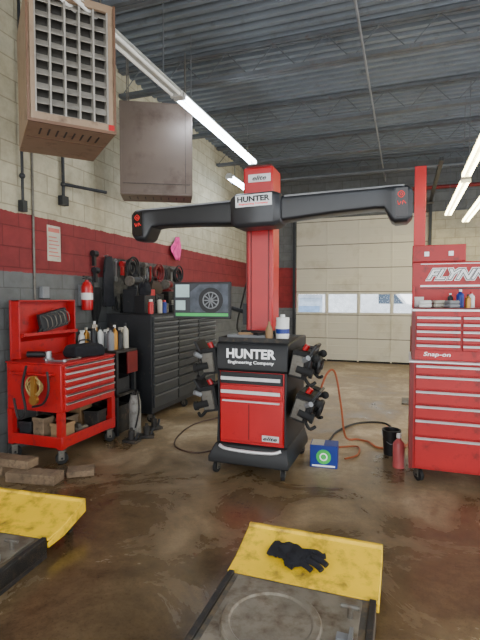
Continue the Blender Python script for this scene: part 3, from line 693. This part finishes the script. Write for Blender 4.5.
thing('storage_crate', 'grey crate under the dark bench', 'crate', M().box(-.2, .2, -.14, .14, 0, .02).box(-.2, -.18, -.14, .14, .02, .3).box(.18, .2, -.14, .14, .02, .3).box(-.18, .18, -.14, -.12, .02, .3).box(-.18, .18, .12, .14, .02, .3), DARK, (-3.15, 4.4, 0), bev=.004)
DGREY = mat('dirty_grey_paint', (136, 134, 128), .55, 0, .3, 6, dirt=(84, 76, 66), damt=.45)
e = top('gas_cylinder', 'small dirty grey cylinder standing beside the bench', 'gas cylinder', (-2.78, 4.36, 0))
part('tank', e, M().lathe([(.001, .0), (.06, 0), (.065, .02), (.065, .36), (.055, .4), (.05, .42), (.05, .44)], seg=20), DGREY)
part('collar', e, M().ring((0, 0, .46), .05, .006).cyl((0, 0, .43), (0, 0, .47), .02), DARK)
part('hose_stub', e, M().tube([(.02, -.02, .44), (.08, -.08, .5), (.1, -.08, .3), (.06, -.09, .1)], .009), HOSE)
for (x, y, rz, l) in ((-2.66, 4.1, 0, 'dark hydraulic bottle jack on the floor'), (-2.68, 4.6, 1., 'small greasy bottle jack beside the black cabinet'), (-2.6, 4.3, .5, 'squat dark bottle jack with pump socket on the floor')):
    e = top('floor_jack', l, 'jack', (x, y, 0), rz)
    part('base', e, M().box(-.08, .08, -.06, .06, 0, .03), DARK, bev=.004)
    part('ram', e, M().cyl((0, 0, .03), (0, 0, .12), .035).cyl((0, 0, .12), (0, 0, .15), .016), DARK)
    part('pump_socket', e, M().cyl((.045, 0, .03), (.075, .02, .1), .012), BLKM)

# ------------------------------------------------------------ black tool cabinet
G = top('black_tool_cabinet', 'long charcoal multi-drawer tool cabinet against the block wall', 'tool cabinet', (-2.8, 5.72, 0), pi / 2)
part('cabinet_body', G, M().box(-.96, .96, 0, .62, .12, 1.30), BLKM, bev=.006)
GD = mat('charcoal_drawer', (52, 55, 58), .48, .2, .2, 6)
GH = mat('drawer_edge_grey', (130, 132, 134), .4, .5)
for a, b in ((-.94, -.32), (-.3, .3), (.32, .94)):
    z = 1.28
    for h in (.06, .06, .06, .07, .07, .08, .08, .09, .1, .11, .13, .16):
        drawer(G, a, b, z - h, z, 0, GD, GH); z -= h + .002
for x in (-.88, 0, .88):
    for y in (.06, .56): caster(G, x, y, .05, .2)
part('top_mat', G, M().box(-.96, .96, 0, .62, 1.30, 1.31), RUB)
specs = [(-3.0, 4.95, .16, .22, .22, BLK, 'black plastic tool case'), (-3.25, 5.1, .2, .2, .3, BLKM, 'dark metal parts organiser'),
         (-2.98, 5.3, .14, .2, .12, DSTEEL, 'steel tray of sockets'), (-3.2, 5.5, .2, .26, .24, BLK, 'black drill case'),
         (-2.95, 5.72, .12, .16, .16, CREAM, 'cream parts box'), (-3.22, 5.9, .22, .22, .28, DARK, 'greasy dark parts box'),
         (-2.97, 6.1, .16, .22, .18, BLK, 'black battery charger case'), (-3.1, 6.42, .2, .24, .2, CREAM, 'dirty cream supply box'), (-3.12, 5.29, .08, .1, .3, RED, 'red oil tin'),
         (-2.93, 5.5, .1, .14, .1, BLK, 'small black socket case')]
for x, y, a, b, c, m, l in specs:
    e = top('storage_case', l + ' on top of the charcoal cabinet', 'storage case', (x, y, 1.311), RD.uniform(-.15, .15))
    part('case_body', e, M().box(-a / 2, a / 2, -b / 2, b / 2, 0, c), m, bev=.008)
    part('case_handle', e, M().tube([(a / 2, -.04, c * .5), (a / 2 + .02, -.035, c * .5), (a / 2 + .02, .035, c * .5), (a / 2, .04, c * .5)], .006), BLK if m is not BLK else GREYP)
    part('lid_seam', e, M().box(-a / 2 - .002, a / 2 + .002, -b / 2 - .002, b / 2 + .002, c * .7, c * .72), BLKM)
def bag(x, y, z, m, label, s=1., rz=0.):
    e = top('tool_bag', label, 'bag', (x, y, z), rz)
    rings = []
    for i, (w_, zz) in enumerate(((.07, 0), (.085, .03), (.08, .08), (.06, .12), (.03, .14))):
        rings.append([(s * w_ * .8 * math.cos(2 * pi * j / 14) * (1 + .15 * math.sin(3 * j + i)), s * w_ * 1.3 * math.sin(2 * pi * j / 14) * (1 + .12 * math.sin(2 * j + i)), s * zz * (1 + (.12 * math.sin(j * 1.7) if i else 0))) for j in range(14)])
    part('bag_body', e, M().face_loft(rings), m)
    part('bag_handle', e, M().tube([(0, -.06 * s, .12 * s), (0, -.03 * s, .18 * s), (0, .03 * s, .18 * s), (0, .06 * s, .12 * s)], .007), HOSE)
def machine(x, y, z, m, label, rz=0.):
    e = top('bench_machine', label, 'machine', (x, y, z), rz)
    part('motor_housing', e, M().box(-.07, .07, -.06, .06, 0, .03).cyl((-.0, -.09, .1), (0, .09, .1), .055, seg=18).box(-.025, .025, -.04, .04, .03, .06), m, bev=.004)
    for s in (-1, 1): part('side_wheel', e, M().cyl((0, s * .12, .1), (0, s * .09, .1), .065, seg=20), DSTEEL)
bag(-3.0, 4.95, 1.533, CLOTH, 'slumped black cloth bag on the plastic tool case', 1.1, .2)
machine(-3.24, 5.1, 1.613, BLKM, 'dark bench grinder perched on the parts organiser')
bag(-3.18, 5.5, 1.553, mat('brown_canvas', (64, 52, 42), .9), 'brown canvas bag on the black drill case', 1.2, -.2)
machine(-3.2, 5.9, 1.593, DRED, 'dark red polishing machine on the greasy parts box', .2)
bag(-2.97, 6.1, 1.493, CLOTH, 'small black pouch on the battery charger case', .8)
bag(-3.1, 6.42, 1.513, mat('grey_canvas', (84, 84, 86), .9), 'grey canvas pouch on the dirty supply box', 1.0, .3)
def can(x, y, z, m, cap, label, h=.2, r=.032):
    e = top('aerosol_can', label, 'can', (x, y, z), group='aerosol cans among the tools')
    part('can_body', e, M().lathe([(.001, 0), (r, 0), (r, h * .8), (r * .6, h * .86)], seg=12), m)
    part('cap', e, M().cyl((0, 0, h * .86), (0, 0, h), r * .7, seg=10), cap)
for i, (x, y) in enumerate(((-2.86, 4.85), (-2.88, 5.1), (-2.86, 5.18), (-2.85, 5.62), (-2.85, 5.84), (-2.84, 5.92), (-2.84, 6.3), (-2.86, 6.4), (-2.86, 6.55))):
    m, cn = [(RED, 'red'), (CREAM, 'cream'), (BLUE, 'blue'), (BLKM, 'black'), (GREYP, 'grey')][i % 5]
    can(x, y, 1.311, m, [WHITE, BLK, RED][i % 3], cn + ' aerosol can on the charcoal cabinet top', RD.uniform(.16, .24))
thing('pegboard', 'grimy pegboard panel mounted on the block wall', 'pegboard', M().box(X0, X0 + .02, 5.12, 6.9, 1.35, 2.02), mat('pegboard_grey', (84, 82, 78), .7, dirt=(42, 39, 36), damt=.6))
def hang(y, z, kind, m, label, x=X0 + .03):
    if kind == 'wrench':
        mb = M().box(x - .01, x + .005, y - .012, y + .012, z - .2, z).ring((x, y, z + .015), .022, .009, 'x', 14, 6).box(x - .01, x + .005, y - .026, y - .01, z - .25, z - .19).box(x - .01, x + .005, y + .01, y + .026, z - .25, z - .19)
        return thing('wrench', label, 'wrench', mb, m)
    if kind == 'coil':
        mb = M()
        for i in range(6): mb.ring((x + .012 * i, y + RD.uniform(-.02, .02), z - .1 + RD.uniform(-.03, .03)), .08 + .009 * i, .012, 'x', 22, 6)
        return thing('cable_coil', label, 'cable', mb, m)
    if kind == 'hammer':
        mb = M().cyl((x + .01, y, z - .25), (x + .01, y, z), .014).cyl((x + .01, y - .045, z), (x + .01, y + .045, z), .022)
        return thing('hammer', label, 'hammer', mb, m)
    if kind == 'pliers':
        mb = M().tube([(x, y - .035, z - .18), (x, y - .022, z - .08), (x, y + .01, z)], .009).tube([(x, y + .035, z - .18), (x, y + .022, z - .08), (x, y - .01, z)], .009).cyl((x - .01, y, z - .03), (x + .01, y, z - .03), .015)
        return thing('pliers', label, 'pliers', mb, m)
    if kind == 'impact_gun':
        mb = M().cyl((x + .04, y - .05, z), (x + .04, y + .03, z), .038).cyl((x + .04, y + .03, z), (x + .04, y + .05, z), .02).box(x + .022, x + .058, y - .04, y - .0, z - .15, z)
        return thing('impact_gun', label, 'power tool', mb, m)
    if kind == 'pry_bar':
        mb = M().tube([(x, y, z), (x, y, z - .3), (x, y + .02, z - .38), (x + .03, y + .03, z - .4)], .009)
        return thing('pry_bar', label, 'pry bar', mb, m)
hang(5.34, 2.0, 'coil', HOSE, 'black hose coil hung on the pegboard', X0 + .13)
hang(6.05, 1.98, 'coil', DRED, 'dark red air line coil hung on the pegboard', X0 + .13)
hang(6.66, 1.96, 'coil', HOSE, 'small black cable coil at the pegboard end', X0 + .13)
kk = ['wrench', 'impact_gun', 'wrench', 'pliers', 'pry_bar', 'hammer', 'impact_gun', 'pliers', 'wrench', 'pry_bar', 'hammer', 'wrench', 'pliers', 'impact_gun', 'wrench', 'pliers']
mc = [(STEEL, 'steel'), (BLKM, 'black'), (RED, 'red'), (DSTEEL, 'grimy'), (BLK, 'dark')]
for i, kd in enumerate(kk):
    m, cn = mc[(i * 2 + i // 5) % 5]
    hang(5.18 + i * .11, 1.97 - (i % 3) * .02, kd, m, cn + ' ' + kd.replace('_', ' ') + ' hanging on the pegboard')
for i in range(14):
    kd = ['pliers', 'pry_bar', 'hammer', 'wrench', 'impact_gun'][(i * 3) % 5]; m, cn = mc[(i * 3 + 1) % 5]
    hang(5.18 + i * .12, 1.52, kd, m, cn + ' ' + kd.replace('_', ' ') + ' on the lower pegboard row', X0 + .03)
for i, (y, z, m, l) in enumerate(((4.74, 2.04, BLK, 'black impact gun hung high on the block wall'), (4.76, 1.84, BLKM, 'charcoal impact gun hung on the block wall'))):
    hang(y, z, 'impact_gun', m, l, X0 + .0)
mb = M()
for i in range(6):
    y = 4.74 + i * .012; mb.tube([(X0 + .03 + i * .008, y, 1.62), (X0 + .03, y - .04, 1.4), (X0 + .03, y, 1.15 + .03 * i), (X0 + .03, y + .04, 1.4)], .013, closed=True)
thing('belt_bundle', 'bundle of black rubber belts hung on the wall', 'belts', mb, RUB)
jk = top('work_jacket', 'dark work jacket hanging from a hook on the wall', 'jacket', (X0 + .02, 4.97, 2.02))
rings = []
for i, (w_, zz) in enumerate(((.03, 0), (.085, -.06), (.1, -.2), (.095, -.4), (.11, -.62))):
    rings.append([(.05 + .035 * math.cos(2 * pi * j / 16) * (1 + .3 * math.sin(j * 2.1)), w_ * math.sin(2 * pi * j / 16) * (1 + .15 * math.sin(3 * j + i)), zz + .012 * math.sin(j * 2.)) for j in range(16)])
part('cloth_body', jk, M().face_loft(rings), mat('dark_canvas', (40, 40, 44), .95, var=.4, scale=12))
part('hook', jk, M().cyl((-.019, 0, .01), (.04, 0, .02), .007), STEEL)
# pink rag
mb = M(); rings = []
prof = [(0, .02), (-.05, .07), (-.11, .10), (-.17, .15), (-.23, .17), (-.29, .13), (-.36, .05)]
for i, (z, w_) in enumerate(prof):
    rings.append([(.035 * math.cos(2 * pi * j / 16) * (1 + .4 * math.sin(3 * j + i * .7)), w_ * math.sin(2 * pi * j / 16) * (1 + .25 * math.sin(2 * j + i)) + .04 * math.sin(i * 1.2), z + .05 * math.sin(j * 1.3 + .3)) for j in range(16)])
mb.face_loft(rings)
rg = thing('rag', 'bright pink crumpled shop rag hanging on the block wall', 'rag', mb, PINK, (X0 + .06, 6.85, 2.49)); sm = rg.modifiers.new('s', 'SUBSURF'); sm.levels = 1; sm.render_levels = 1
# extinguisher
e = top('fire_extinguisher', 'red fire extinguisher mounted on the block wall', 'fire extinguisher', (X0 + .1, 4.5, 1.36))
part('cylinder', e, M().lathe([(.001, 0), (.06, 0), (.066, .02), (.066, .27), (.045, .32), (.02, .335), (.02, .35)], seg=20), RED)
part('valve_handle', e, M().box(-.015, .015, -.06, .05, .36, .375).box(-.015, .015, -.06, .03, .385, .4).cyl((0, 0, .34), (0, 0, .39), .018), BLK)
part('hose', e, M().tube([(0, .03, .36), (.02, .09, .33), (.02, .085, .15), (.03, .08, .1)], .01), HOSE)
part('label_sticker', e, M().lathe([(.0665, .12), (.0675, .12), (.0675, .2), (.0665, .2)], seg=20), WHITE)
part('wall_bracket', e, M().box(-.1, -.05, -.03, .03, .05, .3), STEEL)
e = top('wall_notice', 'white notice with red print taped on the red wall band', 'sign', (X0 + .003, 4.08, 1.9))
part('sheet', e, M().box(-.001, .003, -.1, .1, 0, .38), CREAM)
mb = M().box(.003, .004, -.085, .085, .31, .355)
for i in range(6): mb.box(.003, .004, -.08, .08 - (i % 3) * .02, .05 + i * .04, .062 + i * .04)
part('printed_lines', e, mb, mat('faded_red_print', (200, 110, 100), .6))
thing('outlet_box', 'grey electrical outlet box on the block wall', 'outlet', M().box(X0, X0 + .05, 3.85, 3.95, 1.5, 1.62).box(X0 + .05, X0 + .055, 3.87, 3.93, 1.52, 1.6), GREYP, bev=.004)

# ------------------------------------------------------------ runways with yellow stops
def runway(x0, x1, yend, label, lab2, rz=0., dx=0.):
    w = x1 - x0
    e = top('alignment_runway', label, 'vehicle lift', (x0, yend, 0), rz)
    L = 3.2; z = .11
    part('deck', e, M().box(0, w, -L, 0, .02, z), RUNW, bev=.004)
    for a in (0, w - .03): part('side_rail', e, M().box(a, a + .03, -L, 0, 0, z + .012), DARK, bev=.003)
    cy = -.325; cx = w / 2 + dx
    part('deck_plate', e, M().box(.05, w - .05, -1.6, -.62, z, z + .012), RUNW, bev=.003)
    tp = part('turn_plate', e, M().box(.06, w - .06, -.6, -.03, z, z + .012), SCUFF, bev=.002)
    part('turn_disc', tp, M().lathe([(.001, 0), (.215, 0), (.215, .022), (.207, .03), (.178, .03), (.17, .022), (.001, .022)], (cx - .02, cy, z + .012), seg=48), SCUFF)
    part('lock_pin', tp, M().cyl((w - .1, -.16, z), (w - .1, -.16, z + .06), .012).cyl((w - .14, -.16, z + .06), (w - .06, -.16, z + .06), .01), DSTEEL)
    part('gauge_scale', tp, M().box(w - .14, w - .08, -.32, -.28, z + .012, z + .026), GREYP)
    part('stop_lever', tp, M().box(w - .09, w - .075, -.4, -.27, z + .012, z + .05), STEEL)
    mb = M()
    prof = [(0, z + .005), (.14, z + .015), (.34, z + .07), (.35, z + .085), (.372, z + .085), (.375, z + .055), (.34, z + .055), (.145, z + .0), (0, z - .01)]
    mb.prism(prof, 'x', -.01, w + .01)
    for a in (-.012, w):
        mb.prism([(0, z - .02), (.14, z + .015), (.37, z + .075), (.37, z + .0), (.14, z - .05), (.0, z - .05)], 'x', a, a + .012)
    part('wheel_stop', e, mb, YEL, bev=.003, label=lab2)
    for a in (.05, w - .09): part('support_strut', e, M().box(a, a + .04, .28, .32, 0, z + .05), DARK)
    return e
runway(-.82, -.1, 2.14, 'dark steel alignment lift runway with round turn plate', 'worn yellow flip-up wheel stop', 0, -.03)
runway(-2.65, -1.92, 2.02, 'dark steel alignment lift runway beside the red cart', 'worn yellow flip-up wheel stop', .08)

# glove
g = top('glove', 'crumpled black work glove lying on the yellow wheel stop', 'glove', (-.47, 2.30, .151))
g.rotation_euler = (.24, 0, -.22); g.scale = (1.15, 1.3, .85)
mb = M()
rings = []
for i in range(9):
    t = i / 8; x = -.12 + .15 * t; w_ = .035 + .022 * math.sin(pi * t) + .006 * math.sin(i * 2.1); h_ = .015 + .006 * math.sin(i * 1.7)
    rings.append([(x + .01 * math.sin(j * 1.9 + i), w_ * math.cos(2 * pi * j / 14) + .01 * math.sin(i), .016 + h_ * math.sin(2 * pi * j / 14) * (1 + .4 * math.sin(j * 2.3 + i * 1.3))) for j in range(14)])
mb.face_loft(rings)
for (pts, r) in (([(-.0, .035, .014), (.04, .042, .018), (.07, .036, .014), (.085, .044, .012)], .0135),
                 ([(.0, .015, .016), (.05, .015, .018), (.09, .008, .014), (.11, .0, .012)], .0135),
                 ([(.0, -.01, .016), (.05, -.012, .018), (.085, -.022, .014), (.1, -.03, .012)], .0135),
                 ([(-.01, -.025, .014), (.035, -.038, .016), (.06, -.046, .012)], .0125),
                 ([(-.06, -.03, .014), (-.05, -.052, .016), (-.02, -.06, .012)], .0135)):
    mb.tube(pts, r, 8)
part('glove_shell', g, mb, CLOTH)
rings = []
for i in range(4):
    x = -.165 + .017 * i; rings.append([(x, (.04 + .006 * (i % 2)) * math.cos(2 * pi * j / 12), .016 + .012 * math.sin(2 * pi * j / 12)) for j in range(12)])
part('cuff', g, M().face_loft(rings), CLOTH)

# ------------------------------------------------------------ world
w = bpy.data.worlds.new('world'); SC.world = w; w.use_nodes = True
bg = w.node_tree.nodes['Background']; bg.inputs['Color'].default_value = (.95, .98, 1, 1); bg.inputs['Strength'].default_value = 4.2
